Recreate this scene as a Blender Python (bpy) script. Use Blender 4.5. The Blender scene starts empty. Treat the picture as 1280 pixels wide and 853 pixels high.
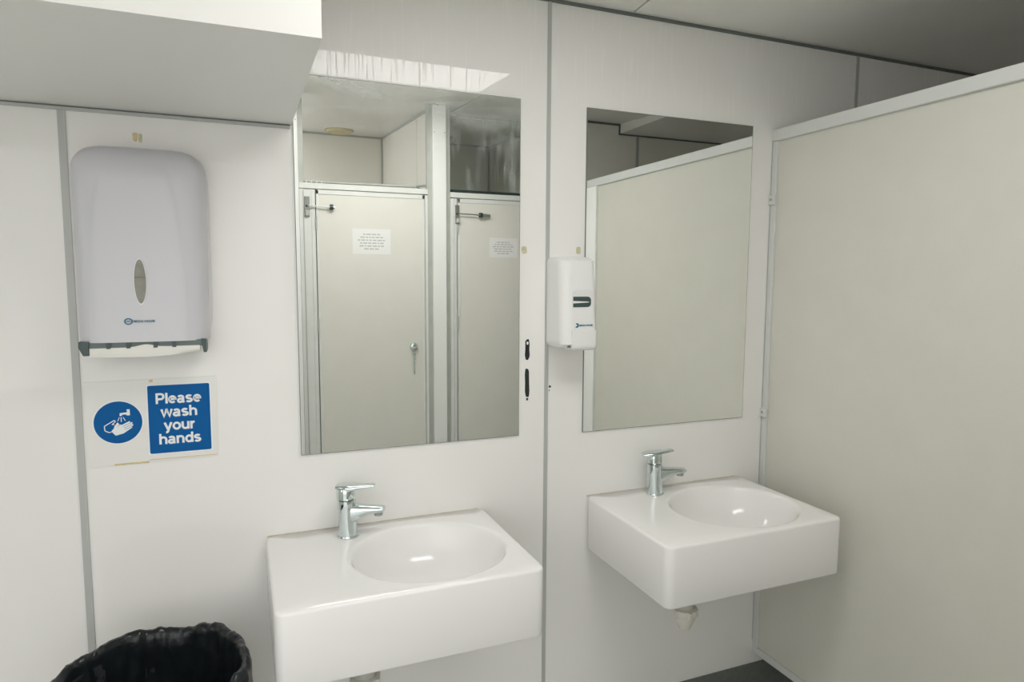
import bpy, bmesh, math, random
from mathutils import Vector, Matrix, noise
random.seed(7)
S = bpy.context.scene
C = S.collection

# ------------------------------------------------------------------ camera
CAM_H = 1.5
yaw, pitch, roll = math.radians(22.23), math.radians(5.50), math.radians(0.28)
fw = Vector((math.sin(yaw) * math.cos(pitch), math.cos(yaw) * math.cos(pitch), -math.sin(pitch)))
rt = Vector((math.cos(yaw), -math.sin(yaw), 0))
up = rt.cross(fw)
r2 = rt * math.cos(roll) + up * math.sin(roll)
u2 = -rt * math.sin(roll) + up * math.cos(roll)
cam_d = bpy.data.cameras.new('camera')
cam_d.lens = 834.1 / 1280 * 36
cam_d.sensor_width = 36
cam_d.clip_start = 0.02
cam = bpy.data.objects.new('camera', cam_d)
C.objects.link(cam)
cam.matrix_world = Matrix(((r2.x, u2.x, -fw.x, 0), (r2.y, u2.y, -fw.y, -1.8), (r2.z, u2.z, -fw.z, CAM_H), (0, 0, 0, 1)))
S.camera = cam

# ------------------------------------------------------------------ light and exposure
LAMP_STRENGTH = 10.3          # diffuser of the ceiling fitting
SKY_STRENGTH = 1.9           # overcast sky, let in by the added entrance and openings
w = bpy.data.worlds.new('overcast_sky')
S.world = w
w.use_nodes = True
bg = w.node_tree.nodes['Background']
bg.inputs['Color'].default_value = (1.0, 0.99, 0.985, 1)
bg.inputs['Strength'].default_value = SKY_STRENGTH
S.view_settings.view_transform = 'Standard'
S.view_settings.look = 'None'
S.view_settings.gamma = 1
S.view_settings.use_curve_mapping = False
S.view_settings.exposure = 0.09

pl = bpy.data.lights.new('entrance_portal', 'AREA')       # guides sampling of the sky through the added entrance
pl.shape = 'RECTANGLE'
pl.size, pl.size_y = 1.415, 2.2
pl.cycles.is_portal = True
po = bpy.data.objects.new('entrance_portal', pl)
C.objects.link(po)
po.location = (-0.4925, -1.76, 1.1)
po.rotation_euler = (math.radians(90), 0, 0)
pl2 = bpy.data.lights.new('cubicle_portal', 'AREA')       # gap added over the cubicle end wall for daylight
pl2.shape = 'RECTANGLE'
pl2.size, pl2.size_y = 0.47, 1.34
pl2.cycles.is_portal = True
po2 = bpy.data.objects.new('cubicle_portal', pl2)
C.objects.link(po2)
po2.location = (0.23, -2.42, 2.19)
po2.rotation_euler = (0, math.radians(-90), 0)

# ------------------------------------------------------------------ materials
MATS = {}
def mat(name, col, rough=0.5, metal=0.0, var=0.0, vscale=6.0, bump=0.0, bscale=200.0, spec=0.5, coat=0.0, emit=None, alt=None):
    m = bpy.data.materials.new(name)
    m.use_nodes = True
    nt = m.node_tree
    p = nt.nodes['Principled BSDF']
    p.inputs['Base Color'].default_value = (*col, 1)
    p.inputs['Roughness'].default_value = rough
    p.inputs['Metallic'].default_value = metal
    p.inputs['Specular IOR Level'].default_value = spec
    p.inputs['Coat Weight'].default_value = coat
    tc = nt.nodes.new('ShaderNodeTexCoord')
    if var > 0:
        n = nt.nodes.new('ShaderNodeTexNoise')
        n.inputs['Scale'].default_value = vscale
        n.inputs['Detail'].default_value = 5
        nt.links.new(tc.outputs['Object'], n.inputs['Vector'])
        r = nt.nodes.new('ShaderNodeValToRGB')
        a = alt or tuple(c * (1 - var) for c in col)
        r.color_ramp.elements[0].position = 0.3
        r.color_ramp.elements[1].position = 0.7
        r.color_ramp.elements[0].color = (*a, 1)
        r.color_ramp.elements[1].color = (*col, 1)
        nt.links.new(n.outputs['Fac'], r.inputs['Fac'])
        nt.links.new(r.outputs['Color'], p.inputs['Base Color'])
    if bump > 0:
        n2 = nt.nodes.new('ShaderNodeTexNoise')
        n2.inputs['Scale'].default_value = bscale
        n2.inputs['Detail'].default_value = 3
        nt.links.new(tc.outputs['Object'], n2.inputs['Vector'])
        b = nt.nodes.new('ShaderNodeBump')
        b.inputs['Strength'].default_value = bump
        b.inputs['Distance'].default_value = 0.002
        nt.links.new(n2.outputs['Fac'], b.inputs['Height'])
        nt.links.new(b.outputs['Normal'], p.inputs['Normal'])
    if emit:
        p.inputs['Emission Color'].default_value = (*emit[0], 1)
        p.inputs['Emission Strength'].default_value = emit[1]
    MATS[name] = m
    return m

WALL = (0.85, 0.842, 0.815)
mat('wall_panel', WALL, 0.13, var=0.02, vscale=3, spec=0.29)
mat('side_wall', (0.87, 0.855, 0.785), 0.35, var=0.03, vscale=3)
mat('soffit_white', (0.83, 0.825, 0.80), 0.4, var=0.03, vscale=4)
mat('ceiling_white', (0.86, 0.855, 0.815), 0.35, var=0.05, vscale=4)
mat('joint_grey', (0.45, 0.465, 0.445), 0.35)
mat('seam_dark', (0.14, 0.16, 0.15), 0.6)
mat('sealant', (0.72, 0.66, 0.55), 0.6, var=0.35, vscale=40)
mat('floor_vinyl', (0.66, 0.67, 0.64), 0.5, var=0.25, vscale=60)
mat('skirting_vinyl', (0.17, 0.185, 0.17), 0.5, var=0.2, vscale=70)
mat('partition_laminate', (0.65, 0.643, 0.575), 0.45, var=0.03, vscale=8, bump=0.05, bscale=400)
mat('partition_rail', (0.66, 0.675, 0.65), 0.4)
mat('door_laminate', (0.77, 0.76, 0.705), 0.42, var=0.03, vscale=8)
mat('door_aluminium', (0.78, 0.79, 0.765), 0.38, var=0.06, vscale=15)
mat('channel_aluminium', (0.52, 0.54, 0.50), 0.35, var=0.12, vscale=12)
mat('column_white', (0.90, 0.905, 0.89), 0.25)
mat('ceramic', (0.86, 0.852, 0.835), 0.13, spec=0.5)
mat('chrome', (0.66, 0.73, 0.73), 0.06, 1.0)
mat('steel', (0.42, 0.44, 0.42), 0.3, 1.0)
mat('dark_metal', (0.05, 0.07, 0.065), 0.4, 0.4)
mat('dark_plastic', (0.045, 0.075, 0.075), 0.4)
mat('rail_plastic', (0.12, 0.16, 0.15), 0.45)
mat('dispenser_plastic', (0.60, 0.60, 0.635), 0.28)
mat('dispenser_back', (0.74, 0.74, 0.735), 0.35)
mat('soap_plastic', (0.80, 0.80, 0.79), 0.28)
mat('window_smoke', (0.24, 0.24, 0.19), 0.2, var=0.25, vscale=60)
mat('window_line', (0.10, 0.10, 0.08), 0.4)
mat('paper', (0.80, 0.79, 0.74), 0.8)
mat('notice_paper', (0.84, 0.84, 0.83), 0.7)
mat('print_grey', (0.52, 0.53, 0.51), 0.8)
mat('laminate_sheet', (0.79, 0.785, 0.755), 0.2)
mat('sign_blue', (0.0, 0.105, 0.34), 0.5, var=0.06, vscale=30, spec=0.15)
mat('sign_white', (0.80, 0.84, 0.84), 0.5)
mat('logo_blue', (0.02, 0.15, 0.24), 0.5)
mat('tape_yellow', (0.70, 0.58, 0.30), 0.5, var=0.2, vscale=80)
mat('residue_yellow', (0.66, 0.63, 0.42), 0.6, var=0.3, vscale=120)
mat('black_mark', (0.012, 0.02, 0.02), 0.5)
mat('pvc', (0.68, 0.67, 0.60), 0.35)
mat('pvc_grey', (0.50, 0.50, 0.45), 0.4)
mat('bag_black', (0.010, 0.013, 0.015), 0.28, bump=0.9, bscale=38, spec=0.4)
mat('bin_grey', (0.03, 0.032, 0.033), 0.5)
mat('vent_yellow', (0.66, 0.58, 0.33), 0.5, var=0.1, vscale=20)
mat('vent_rim', (0.30, 0.26, 0.13), 0.5)
mat('lamp_diffuser', (0.9, 0.9, 0.9), 0.4, emit=((1.0, 0.985, 0.955), LAMP_STRENGTH))
mat('lamp_frame', (0.78, 0.78, 0.76), 0.4)
mat('mirror_silver', (0.95, 0.965, 0.945), 0.0, 1.0)
mat('mirror_edge', (0.16, 0.20, 0.18), 0.2)
mat('pale_ground', (0.55, 0.55, 0.52), 0.9, var=0.2, vscale=10)

# wall panels: streaky grime that breaks the gloss high up on the panel
nt = MATS['wall_panel'].node_tree
p = nt.nodes['Principled BSDF']
tc = nt.nodes.new('ShaderNodeTexCoord')
mp = nt.nodes.new('ShaderNodeMapping')
mp.inputs['Scale'].default_value = (130, 1, 5.0)
nt.links.new(tc.outputs['Object'], mp.inputs['Vector'])
n = nt.nodes.new('ShaderNodeTexNoise'); n.inputs['Scale'].default_value = 1.0; n.inputs['Detail'].default_value = 4
nt.links.new(mp.outputs['Vector'], n.inputs['Vector'])
r = nt.nodes.new('ShaderNodeMapRange')
r.inputs['From Min'].default_value = 0.55; r.inputs['From Max'].default_value = 0.64
r.inputs['To Min'].default_value = 0.0; r.inputs['To Max'].default_value = 0.45
nt.links.new(n.outputs['Fac'], r.inputs['Value'])
sz = nt.nodes.new('ShaderNodeSeparateXYZ')
rz = nt.nodes.new('ShaderNodeMapRange'); rz.inputs['From Min'].default_value = 1.96; rz.inputs['From Max'].default_value = 2.03
mz = nt.nodes.new('ShaderNodeMath'); mz.operation = 'MULTIPLY'
az = nt.nodes.new('ShaderNodeMath'); az.operation = 'ADD'; az.inputs[1].default_value = 0.014
nt.links.new(tc.outputs['Object'], sz.inputs[0]); nt.links.new(sz.outputs['Z'], rz.inputs['Value'])
nt.links.new(r.outputs['Result'], mz.inputs[0]); nt.links.new(rz.outputs['Result'], mz.inputs[1])
nt.links.new(mz.outputs[0], az.inputs[0]); nt.links.new(az.outputs[0], p.inputs['Roughness'])

mp_ = bpy.data.materials.new('clear_pane'); mp_.use_nodes = True
nt = mp_.node_tree
nt.nodes.remove(nt.nodes['Principled BSDF'])
out = [q for q in nt.nodes if q.type == 'OUTPUT_MATERIAL'][0]
tr = nt.nodes.new('ShaderNodeBsdfTransparent'); tr.inputs[0].default_value = (0.94, 0.96, 0.95, 1)
gl = nt.nodes.new('ShaderNodeBsdfGlossy'); gl.inputs['Roughness'].default_value = 0.02
mx = nt.nodes.new('ShaderNodeMixShader'); mx.inputs[0].default_value = 0.06
nt.links.new(tr.outputs[0], mx.inputs[1]); nt.links.new(gl.outputs[0], mx.inputs[2]); nt.links.new(mx.outputs[0], out.inputs['Surface'])
MATS['clear_pane'] = mp_

# old mirror: dried smears along its top edge
mm = MATS['mirror_silver'].copy(); mm.name = 'mirror_smeared'; MATS['mirror_smeared'] = mm
nt = mm.node_tree
p = nt.nodes['Principled BSDF']; out = [q for q in nt.nodes if q.type == 'OUTPUT_MATERIAL'][0]
df = nt.nodes.new('ShaderNodeBsdfDiffuse'); df.inputs['Color'].default_value = (0.86, 0.90, 0.89, 1)
mx = nt.nodes.new('ShaderNodeMixShader')
tc = nt.nodes.new('ShaderNodeTexCoord'); mp = nt.nodes.new('ShaderNodeMapping')
mp.inputs['Rotation'].default_value = (0, 0.5, 0); mp.inputs['Scale'].default_value = (3, 1, 11)
n = nt.nodes.new('ShaderNodeTexNoise'); n.inputs['Scale'].default_value = 1.6; n.inputs['Detail'].default_value = 3; n.inputs['Distortion'].default_value = 0.5
r = nt.nodes.new('ShaderNodeMapRange'); r.inputs['From Min'].default_value = 0.42; r.inputs['From Max'].default_value = 0.75
r.inputs['To Min'].default_value = 0.0; r.inputs['To Max'].default_value = 0.5
sp = nt.nodes.new('ShaderNodeSeparateXYZ')
r3 = nt.nodes.new('ShaderNodeMapRange'); r3.inputs['From Min'].default_value = 0.80; r3.inputs['From Max'].default_value = 0.97
ml = nt.nodes.new('ShaderNodeMath'); ml.operation = 'MULTIPLY'
nt.links.new(tc.outputs['Object'], mp.inputs[0]); nt.links.new(mp.outputs[0], n.inputs['Vector']); nt.links.new(n.outputs['Fac'], r.inputs['Value'])
nt.links.new(tc.outputs['Object'], sp.inputs[0]); nt.links.new(sp.outputs['Z'], r3.inputs['Value'])
nt.links.new(r.outputs['Result'], ml.inputs[0]); nt.links.new(r3.outputs['Result'], ml.inputs[1])
nt.links.new(ml.outputs[0], mx.inputs[0]); nt.links.new(p.outputs[0], mx.inputs[1]); nt.links.new(df.outputs[0], mx.inputs[2])
nt.links.new(mx.outputs[0], out.inputs['Surface'])

# thin crinkled polythene
m = bpy.data.materials.new('polythene'); m.use_nodes = True
nt = m.node_tree
for q in list(nt.nodes):
    if q.type == 'BSDF_PRINCIPLED': nt.nodes.remove(q)
out = [q for q in nt.nodes if q.type == 'OUTPUT_MATERIAL'][0]
tr = nt.nodes.new('ShaderNodeBsdfTransparent'); tr.inputs[0].default_value = (0.93, 0.955, 0.94, 1)
gl = nt.nodes.new('ShaderNodeBsdfGlossy'); gl.inputs['Color'].default_value = (0.8, 0.85, 0.85, 1); gl.inputs['Roughness'].default_value = 0.25
df = nt.nodes.new('ShaderNodeBsdfDiffuse'); df.inputs['Color'].default_value = (0.82, 0.87, 0.86, 1)
mx = nt.nodes.new('ShaderNodeMixShader'); mx.inputs[0].default_value = 0.5
mx2 = nt.nodes.new('ShaderNodeMixShader')
tc = nt.nodes.new('ShaderNodeTexCoord'); mp = nt.nodes.new('ShaderNodeMapping')
mp.inputs['Rotation'].default_value = (0, 0.35, 0); mp.inputs['Scale'].default_value = (16, 1, 2.5)
n = nt.nodes.new('ShaderNodeTexNoise'); n.inputs['Scale'].default_value = 1.0; n.inputs['Detail'].default_value = 6
r = nt.nodes.new('ShaderNodeMapRange'); r.inputs['From Min'].default_value = 0.47; r.inputs['From Max'].default_value = 0.70
r.inputs['To Min'].default_value = 0.08; r.inputs['To Max'].default_value = 0.75
nt.links.new(tc.outputs['Object'], mp.inputs[0]); nt.links.new(mp.outputs[0], n.inputs['Vector']); nt.links.new(n.outputs['Fac'], r.inputs['Value'])
nt.links.new(gl.outputs[0], mx.inputs[1]); nt.links.new(df.outputs[0], mx.inputs[2])
nt.links.new(r.outputs['Result'], mx2.inputs[0]); nt.links.new(tr.outputs[0], mx2.inputs[1]); nt.links.new(mx.outputs[0], mx2.inputs[2])
nt.links.new(mx2.outputs[0], out.inputs['Surface'])
MATS['polythene'] = m

# ------------------------------------------------------------------ helpers
ORIGIN = {}
def org(o):
    return ORIGIN.get(o.name, Vector((0, 0, 0))) if o else Vector((0, 0, 0))

def tag(o, label=None, cat=None, group=None, kind=None):
    if label: o['label'] = label
    if cat: o['category'] = cat
    if group: o['group'] = group
    if kind: o['kind'] = kind
    return o

def thing(name, loc, label, cat, group=None, kind=None):
    o = bpy.data.objects.new(name, None)
    o.empty_display_size = 0.05
    o.location = loc
    C.objects.link(o)
    ORIGIN[o.name] = Vector(loc)
    return tag(o, label, cat, group, kind)

def obj(name, bm, m, parent=None, base=None, smooth=None):
    """link a bmesh given in world coordinates as one mesh object under parent"""
    o0 = org(parent) if parent else Vector(base or (0, 0, 0))
    bmesh.ops.recalc_face_normals(bm, faces=bm.faces[:])
    for v in bm.verts: v.co -= o0
    me = bpy.data.meshes.new(name)
    bm.to_mesh(me); bm.free()
    me.materials.append(MATS[m])
    if smooth is not None:
        for f in me.polygons: f.use_smooth = True
        me.set_sharp_from_angle(angle=math.radians(smooth))
    o = bpy.data.objects.new(name, me)
    C.objects.link(o)
    if parent: o.parent = parent
    else: o.location = o0
    ORIGIN[o.name] = o0.copy()
    return o

def box(x0, x1, y0, y1, z0, z1, bev=0.0, seg=2, bm=None):
    b = bmesh.new()
    bmesh.ops.create_cube(b, size=1)
    for v in b.verts:
        v.co = Vector(((x0 + x1) / 2 + v.co.x * (x1 - x0), (y0 + y1) / 2 + v.co.y * (y1 - y0), (z0 + z1) / 2 + v.co.z * (z1 - z0)))
    if bev > 0:
        bmesh.ops.bevel(b, geom=b.edges[:], offset=bev, segments=seg, profile=0.5, affect='EDGES')
    if bm is None: return b
    return merge(bm, b)

def merge(bm, b):
    me = bpy.data.meshes.new('tmp'); b.to_mesh(me); b.free()
    bm.from_mesh(me); bpy.data.meshes.remove(me)
    return bm

def loft(rings, cap0=True, cap1=True, closed=True):
    b = bmesh.new()
    R = [[b.verts.new(p) for p in ring] for ring in rings]
    n = len(R[0])
    for i in range(len(R) - 1):
        for j in range(n if closed else n - 1):
            k = (j + 1) % n
            b.faces.new((R[i][j], R[i][k], R[i + 1][k], R[i + 1][j]))
    if cap0: b.faces.new(R[0][::-1])
    if cap1: b.faces.new(R[-1])
    return b

def circ(cx, cy, z, rx, ry=None, n=32):
    ry = rx if ry is None else ry
    return [Vector((cx + rx * math.cos(2 * math.pi * i / n), cy + ry * math.sin(2 * math.pi * i / n), z)) for i in range(n)]

def lathe(cx, cy, prof, n=32):
    return loft([circ(cx, cy, z, r, n=n) for r, z in prof])

def tube(path, rad, n=10):
    """tube along points"""
    pts = [Vector(q) for q in path]
    rings = []
    for i, q in enumerate(pts):
        d = (pts[min(i + 1, len(pts) - 1)] - pts[max(i - 1, 0)]).normalized()
        a = d.cross(Vector((0, 0, 1)))
        if a.length < 1e-3: a = d.cross(Vector((0, 1, 0)))
        a.normalize(); c = d.cross(a)
        rr = rad[i] if isinstance(rad, (list, tuple)) else rad
        rings.append([q + (a * math.cos(2 * math.pi * k / n) + c * math.sin(2 * math.pi * k / n)) * rr for k in range(n)])
    return loft(rings)

def prism_xz(poly, y0, y1):
    """extrude an (x,z) outline from y0 to y1"""
    return loft([[Vector((x, y0, z)) for x, z in poly], [Vector((x, y1, z)) for x, z in poly]])

def text_bm(s, size, x, y, z, align='CENTER', bold=0.0, flip=1, depth=0.0004, sx=1.0):
    cu = bpy.data.curves.new('t', 'FONT')
    cu.body = s; cu.size = size; cu.align_x = align; cu.align_y = 'CENTER'; cu.offset = bold; cu.extrude = depth
    o = bpy.data.objects.new('t', cu); C.objects.link(o)
    dg = bpy.context.evaluated_depsgraph_get()
    me = bpy.data.meshes.new_from_object(o.evaluated_get(dg))
    b = bmesh.new(); b.from_mesh(me)
    bpy.data.objects.remove(o); bpy.data.meshes.remove(me); bpy.data.curves.remove(cu)
    for v in b.verts:
        v.co = Vector((x + v.co.x * flip * sx, y - v.co.z * flip, z + v.co.y))
    return b

def rr_poly(x0, x1, z0, z1, r_, n=6, left_square=False):
    pts = []
    for cx, cz, a0 in ((x1 - r_, z1 - r_, 0), (x0 + r_, z1 - r_, 90), (x0 + r_, z0 + r_, 180), (x1 - r_, z0 + r_, 270)):
        if left_square and a0 in (90, 180):
            pts.append((x0, z1 if a0 == 90 else z0)); continue
        pts += [(cx + r_ * math.cos(math.radians(a0 + 90 * i / n)), cz + r_ * math.sin(math.radians(a0 + 90 * i / n))) for i in range(n + 1)]
    return pts

def dup(o, parent=None):
    c = o.copy(); C.objects.link(c); c.parent = parent
    for ch in list(o.children): dup(ch, c)
    return c

ceil_z = lambda y: 2.29 - 0.0633 * y        # the ceiling rises away from the mirror wall

# ------------------------------------------------------------------ the room
FY = -1.70            # plane of the cubicle fronts
BY = -3.09            # back of the cubicles
XL, XR = -1.6, 2.95
JX = (-0.355, 0.847, 2.05)

wall = thing('wall_back', (0, 0, 0), 'white glossy panelled wall that carries the mirrors and basins', 'wall', kind='structure')
edges = [XL] + list(JX) + [XR]
for a, b in zip(edges[:-1], edges[1:]):
    obj('panel', box(a + 0.002, b - 0.002, 0, 0.05, 0, 2.30), 'wall_panel', wall)
for x, hw in zip(JX, (0.0078, 0.0058, 0.006)):
    s = obj('joint_strip', box(x - hw, x + hw, -0.003, 0.01, 0, 2.29), 'joint_grey', wall)
    obj('joint_groove', box(x + hw * 0.55, x + hw * 0.8, -0.0034, 0.0, 0, 2.29), 'channel_aluminium', s)

# marks left on the wall
def blotch(name, cx, cz, w_, h_, m, n=18, jag=0.35, parent=wall, seed=1):
    rnd = random.Random(seed)
    poly = []
    for i in range(n):
        a = 2 * math.pi * i / n
        k = 1 + jag * (rnd.random() - 0.5)
        c, s_ = math.cos(a), math.sin(a)
        poly.append((cx + math.copysign(abs(c) ** 0.6, c) * w_ / 2 * k, cz + math.copysign(abs(s_) ** 0.6, s_) * h_ / 2 * (1 + (k - 1) * 0.3)))
    return obj(name, prism_xz(poly, -0.0012, 0.001), m, parent)
b1 = blotch('tape_remnant', 0.7845, 1.286, 0.014, 0.062, 'black_mark', seed=3)
blotch('torn_patch', 0.7845, 1.305, 0.006, 0.009, 'wall_panel', seed=9).location.y -= 0.0008
blotch('tape_remnant', 0.7845, 1.186, 0.014, 0.088, 'black_mark', seed=4)
blotch('scuff_mark', 0.7850, 1.137, 0.005, 0.008, 'black_mark', seed=6, jag=0.8)
blotch('scuff_mark', 0.8590, 1.171, 0.008, 0.007, 'black_mark', seed=7, jag=0.9)
blotch('scuff_mark', 0.8575, 1.159, 0.003, 0.004, 'black_mark', seed=8, jag=0.9)
blotch('glue_residue', 0.7720, 1.578, 0.016, 0.022, 'residue_yellow', seed=11)
blotch('glue_residue', 0.9500, 1.580, 0.014, 0.022, 'residue_yellow', seed=12)
blotch('glue_residue', -0.212, 1.819, 0.010, 0.020, 'tape_yellow', seed=13)
blotch('glue_residue', -0.201, 1.817, 0.008, 0.020, 'residue_yellow', seed=14)

tag(obj('baseboard_back', loft([[Vector((x, 0.0, 0.108)), Vector((x, -0.004, 0.108)), Vector((x, -0.005, 0.04)), Vector((x, -0.035, 0.004)), Vector((x, 0.0, 0.0))] for x in (XL, XR)]), 'skirting_vinyl'),
    'dark grey coved vinyl skirting along the mirror wall', 'skirting', kind='structure')
tag(obj('trim_1', box(0.135, XR, -0.006, 0, 2.281, 2.2895), 'seam_dark'), 'thin dark bead where the mirror wall meets the ceiling', 'trim', kind='structure')

tag(obj('floor', box(XL - 0.05, XR + 0.05, -3.2, 0.05, -0.054, 0), 'floor_vinyl'), 'grey speckled vinyl floor', 'floor', kind='structure')
tag(obj('ground', box(-7, 8, -9, 4, -0.10, -0.055), 'pale_ground'), 'pale paved ground outside the added entrance', 'ground', kind='structure')

# ceiling boards, sloping up towards the cubicles
ceil = thing('ceiling', (0, 0, 2.29), 'off-white boarded ceiling that rises away from the mirrors', 'ceiling', kind='structure')
def ceil_board(x0, x1, y0, y1):
    rings = []
    for x in (x0, x1):
        rings.append([Vector((x, y0, ceil_z(y0))), Vector((x, y1, ceil_z(y1))), Vector((x, y1, ceil_z(y1) + 0.05)), Vector((x, y0, ceil_z(y0) + 0.05))])
    return loft(rings)
for x0, x1, y0, y1 in ((XL, 0.235, 0.05, -1.76), (0.235, 1.118, 0.05, -3.2), (1.124, XR, 0.05, -1.76), (1.124, 1.84, -1.76, -1.997), (1.124, 1.84, -2.003, -3.2)):
    obj('board', ceil_board(x0, x1, y0, y1), 'ceiling_white', ceil)
rings = []
for x in (0.24, 1.838):
    rings.append([Vector((x, 0.05, ceil_z(0.05) + 0.02)), Vector((x, -3.2, ceil_z(-3.2) + 0.02)), Vector((x, -3.2, ceil_z(-3.2) + 0.06)), Vector((x, 0.05, ceil_z(0.05) + 0.06))])
obj('joint_backing', loft(rings), 'seam_dark', ceil)

# boxed soffit over the towel dispenser
SX, SY, SZ = 0.135, -0.665, 1.876
so = tag(obj('soffit', loft([[Vector((x, 0, SZ)), Vector((x, SY, SZ)), Vector((x, SY, ceil_z(SY))), Vector((x, 0, ceil_z(0)))] for x in (XL, SX)]), 'soffit_white', base=(SX, 0, SZ)),
    'white boxed soffit over the towel dispenser', 'soffit', kind='structure')
t2 = tag(obj('trim_2', box(XL, SX - 0.004, -0.007, 0, SZ - 0.010, SZ - 0.0035), 'joint_grey'), 'thin grey bead under the boxed soffit', 'trim', kind='structure')
obj('soffit_seam', box(XL, SX - 0.004, -0.004, 0, SZ - 0.0035, SZ), 'seam_dark', t2)  # dark seam between the bead and the soffit

# bulkhead at the far right end
rings = []
for x in (2.106, XR):
    rings.append([Vector((x, -0.83, 2.342)), Vector((x, FY, 2.342)), Vector((x, FY, ceil_z(FY))), Vector((x, -0.83, ceil_z(-0.83) + 0.0005))])
tag(obj('bulkhead', loft(rings), 'ceiling_white', base=(2.106, FY, 2.342)), 'shallow level bulkhead under the sloping ceiling', 'bulkhead', kind='structure')

def wall_box(name, x0, x1, y0, y1, z0, label, m='side_wall', z1=None):
    if z1 is None:
        rings = []
        for x in (x0, x1):
            rings.append([Vector((x, y0, z0)), Vector((x, y1, z0)), Vector((x, y1, ceil_z(y1))), Vector((x, y0, ceil_z(y0)))])
        b = loft(rings)
    else:
        b = box(x0, x1, y0, y1, z0, z1)
    return tag(obj(name, b, m, base=(x0, y0, z0)), label, 'wall', kind='structure')

def holed_wall(name, x0, x1, ya, yb, hy0, hy1, hz0, hz1, label):
    """wall along y (ya > yb) with one rectangular opening hy0 > hy1, hz0..hz1"""
    b = bmesh.new()
    def seg(y0, y1, z0, z1=None):
        t0, t1 = (ceil_z(y0), ceil_z(y1)) if z1 is None else (z1, z1)
        merge(b, loft([[Vector((x, y0, z0)), Vector((x, y1, z0)), Vector((x, y1, t1)), Vector((x, y0, t0))] for x in (x0, x1)]))
    seg(ya, hy0, 0); seg(hy1, yb, 0); seg(hy0, hy1, 0, hz0); seg(hy0, hy1, hz1)
    return tag(obj(name, b, 'side_wall', base=(x0, ya, 0)), label, 'wall', kind='structure')
def window(n, x, y0, y1, z0, z1, label):
    t = thing('window_%d' % n, (x, (y0 + y1) / 2, z0), label, 'window', kind='structure')
    f = 0.03
    obj('window_frame', box(x - 0.02, x + 0.02, y1, y1 + f, z0, z1), 'door_aluminium', t)
    obj('window_frame', box(x - 0.02, x + 0.02, y0 - f, y0, z0, z1), 'door_aluminium', t)
    obj('window_frame', box(x - 0.02, x + 0.02, y1 + f, y0 - f, z0, z0 + f), 'door_aluminium', t)
    obj('window_frame', box(x - 0.02, x + 0.02, y1 + f, y0 - f, z1 - f, z1), 'door_aluminium', t)
    obj('pane', box(x - 0.002, x + 0.002, y1 + f, y0 - f, z0 + f, z1 - f), 'clear_pane', t)
    pw = bpy.data.lights.new('window_portal', 'AREA'); pw.shape = 'RECTANGLE'; pw.size, pw.size_y = z1 - z0, y0 - y1; pw.cycles.is_portal = True
    o = bpy.data.objects.new('window_portal', pw); C.objects.link(o)
    return t, o
holed_wall('wall_left', XL - 0.05, XL, 0.05, FY, -0.72, -1.52, 1.05, 2.05, 'white end wall with an opening added for daylight, beside the added entrance')
_, o = window(1, XL - 0.025, -0.72, -1.52, 1.05, 2.05, 'unseen end glazing added for daylight, facing the partition')  # unseen, added so daylight brightens the doors and partition
o.location = (XL - 0.06, -1.12, 1.55); o.rotation_euler = (0, math.radians(-90), 0)
wall_box('wall_right', XR, XR + 0.05, 0.05, FY, 0, 'plain white end wall behind the partition')
wf = wall_box('wall_front', XL, -1.2, FY - 0.05, FY, 0, 'plain wall on one side of the added entrance')
wall_box('wall_header', -1.2, 0.215, FY - 0.05, FY, 2.2, 'header wall above the added entrance')  # open entrance below is unseen, added to let in daylight
wr = wall_box('wall_opposite', 1.80, XR, FY - 0.05, FY, 0, 'plain wall beside the second cubicle, facing the partition')
obj('joint_strip', box(2.217, 2.237, FY, FY + 0.003, 0, 2.342), 'joint_grey', wr)
obj('ceiling_bead', box(1.80, 2.106, FY, FY + 0.006, 2.386, 2.396), 'seam_dark', wr)
obj('ceiling_bead', box(2.106, XR, FY, FY + 0.006, 2.334, 2.342), 'seam_dark', wr)
obj('ceiling_bead', box(2.097, 2.106, FY, FY + 0.006, 2.334, 2.39), 'seam_dark', wr)
w0 = wall_box('wall_cubicle_end', 0.235, 0.265, FY - 0.05, BY, 0, 'cubicle side wall next to the added entrance, kept low to let daylight in', z1=1.95)  # unseen wall cut low so daylight reaches the first cubicle
w1 = wall_box('wall_cubicle_middle', 0.985, 1.02, FY - 0.05, BY, 0, 'cubicle side wall between the two cubicles')
w2 = holed_wall('wall_cubicle_far', 1.80, 1.835, FY - 0.05, BY, -1.86, -2.32, 1.25, 2.34, 'far side wall of the second cubicle, with an opening added for daylight')
_, o = window(2, 1.8175, -1.86, -2.32, 1.25, 2.34, 'narrow unseen glazing added to light the second cubicle')  # unseen, added to brighten the second cubicle
o.location = (1.845, -2.09, 1.795); o.rotation_euler = (0, math.radians(90), 0)
w3 = wall_box('wall_cubicle_back', 0.235, 1.835, BY, BY - 0.05, 0, 'back wall of the two cubicles')
obj('joint_strip', box(0.982, 0.985, -2.113, -2.095, 0, ceil_z(-2.1)), 'side_wall', w1)
obj('corner_bead', box(0.973, 0.985, BY, BY + 0.012, 0, ceil_z(BY)), 'joint_grey', w3)
obj('corner_bead', box(1.788, 1.80, BY, BY + 0.012, 0, ceil_z(BY)), 'joint_grey', w3)
obj('ceiling_bead', box(0.265, 0.985, BY, BY + 0.006, ceil_z(BY) - 0.012, ceil_z(BY)), 'joint_grey', w3)
obj('ceiling_bead', box(1.02, 1.80, BY, BY + 0.006, ceil_z(BY) - 0.012, ceil_z(BY)), 'joint_grey', w3)
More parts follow.
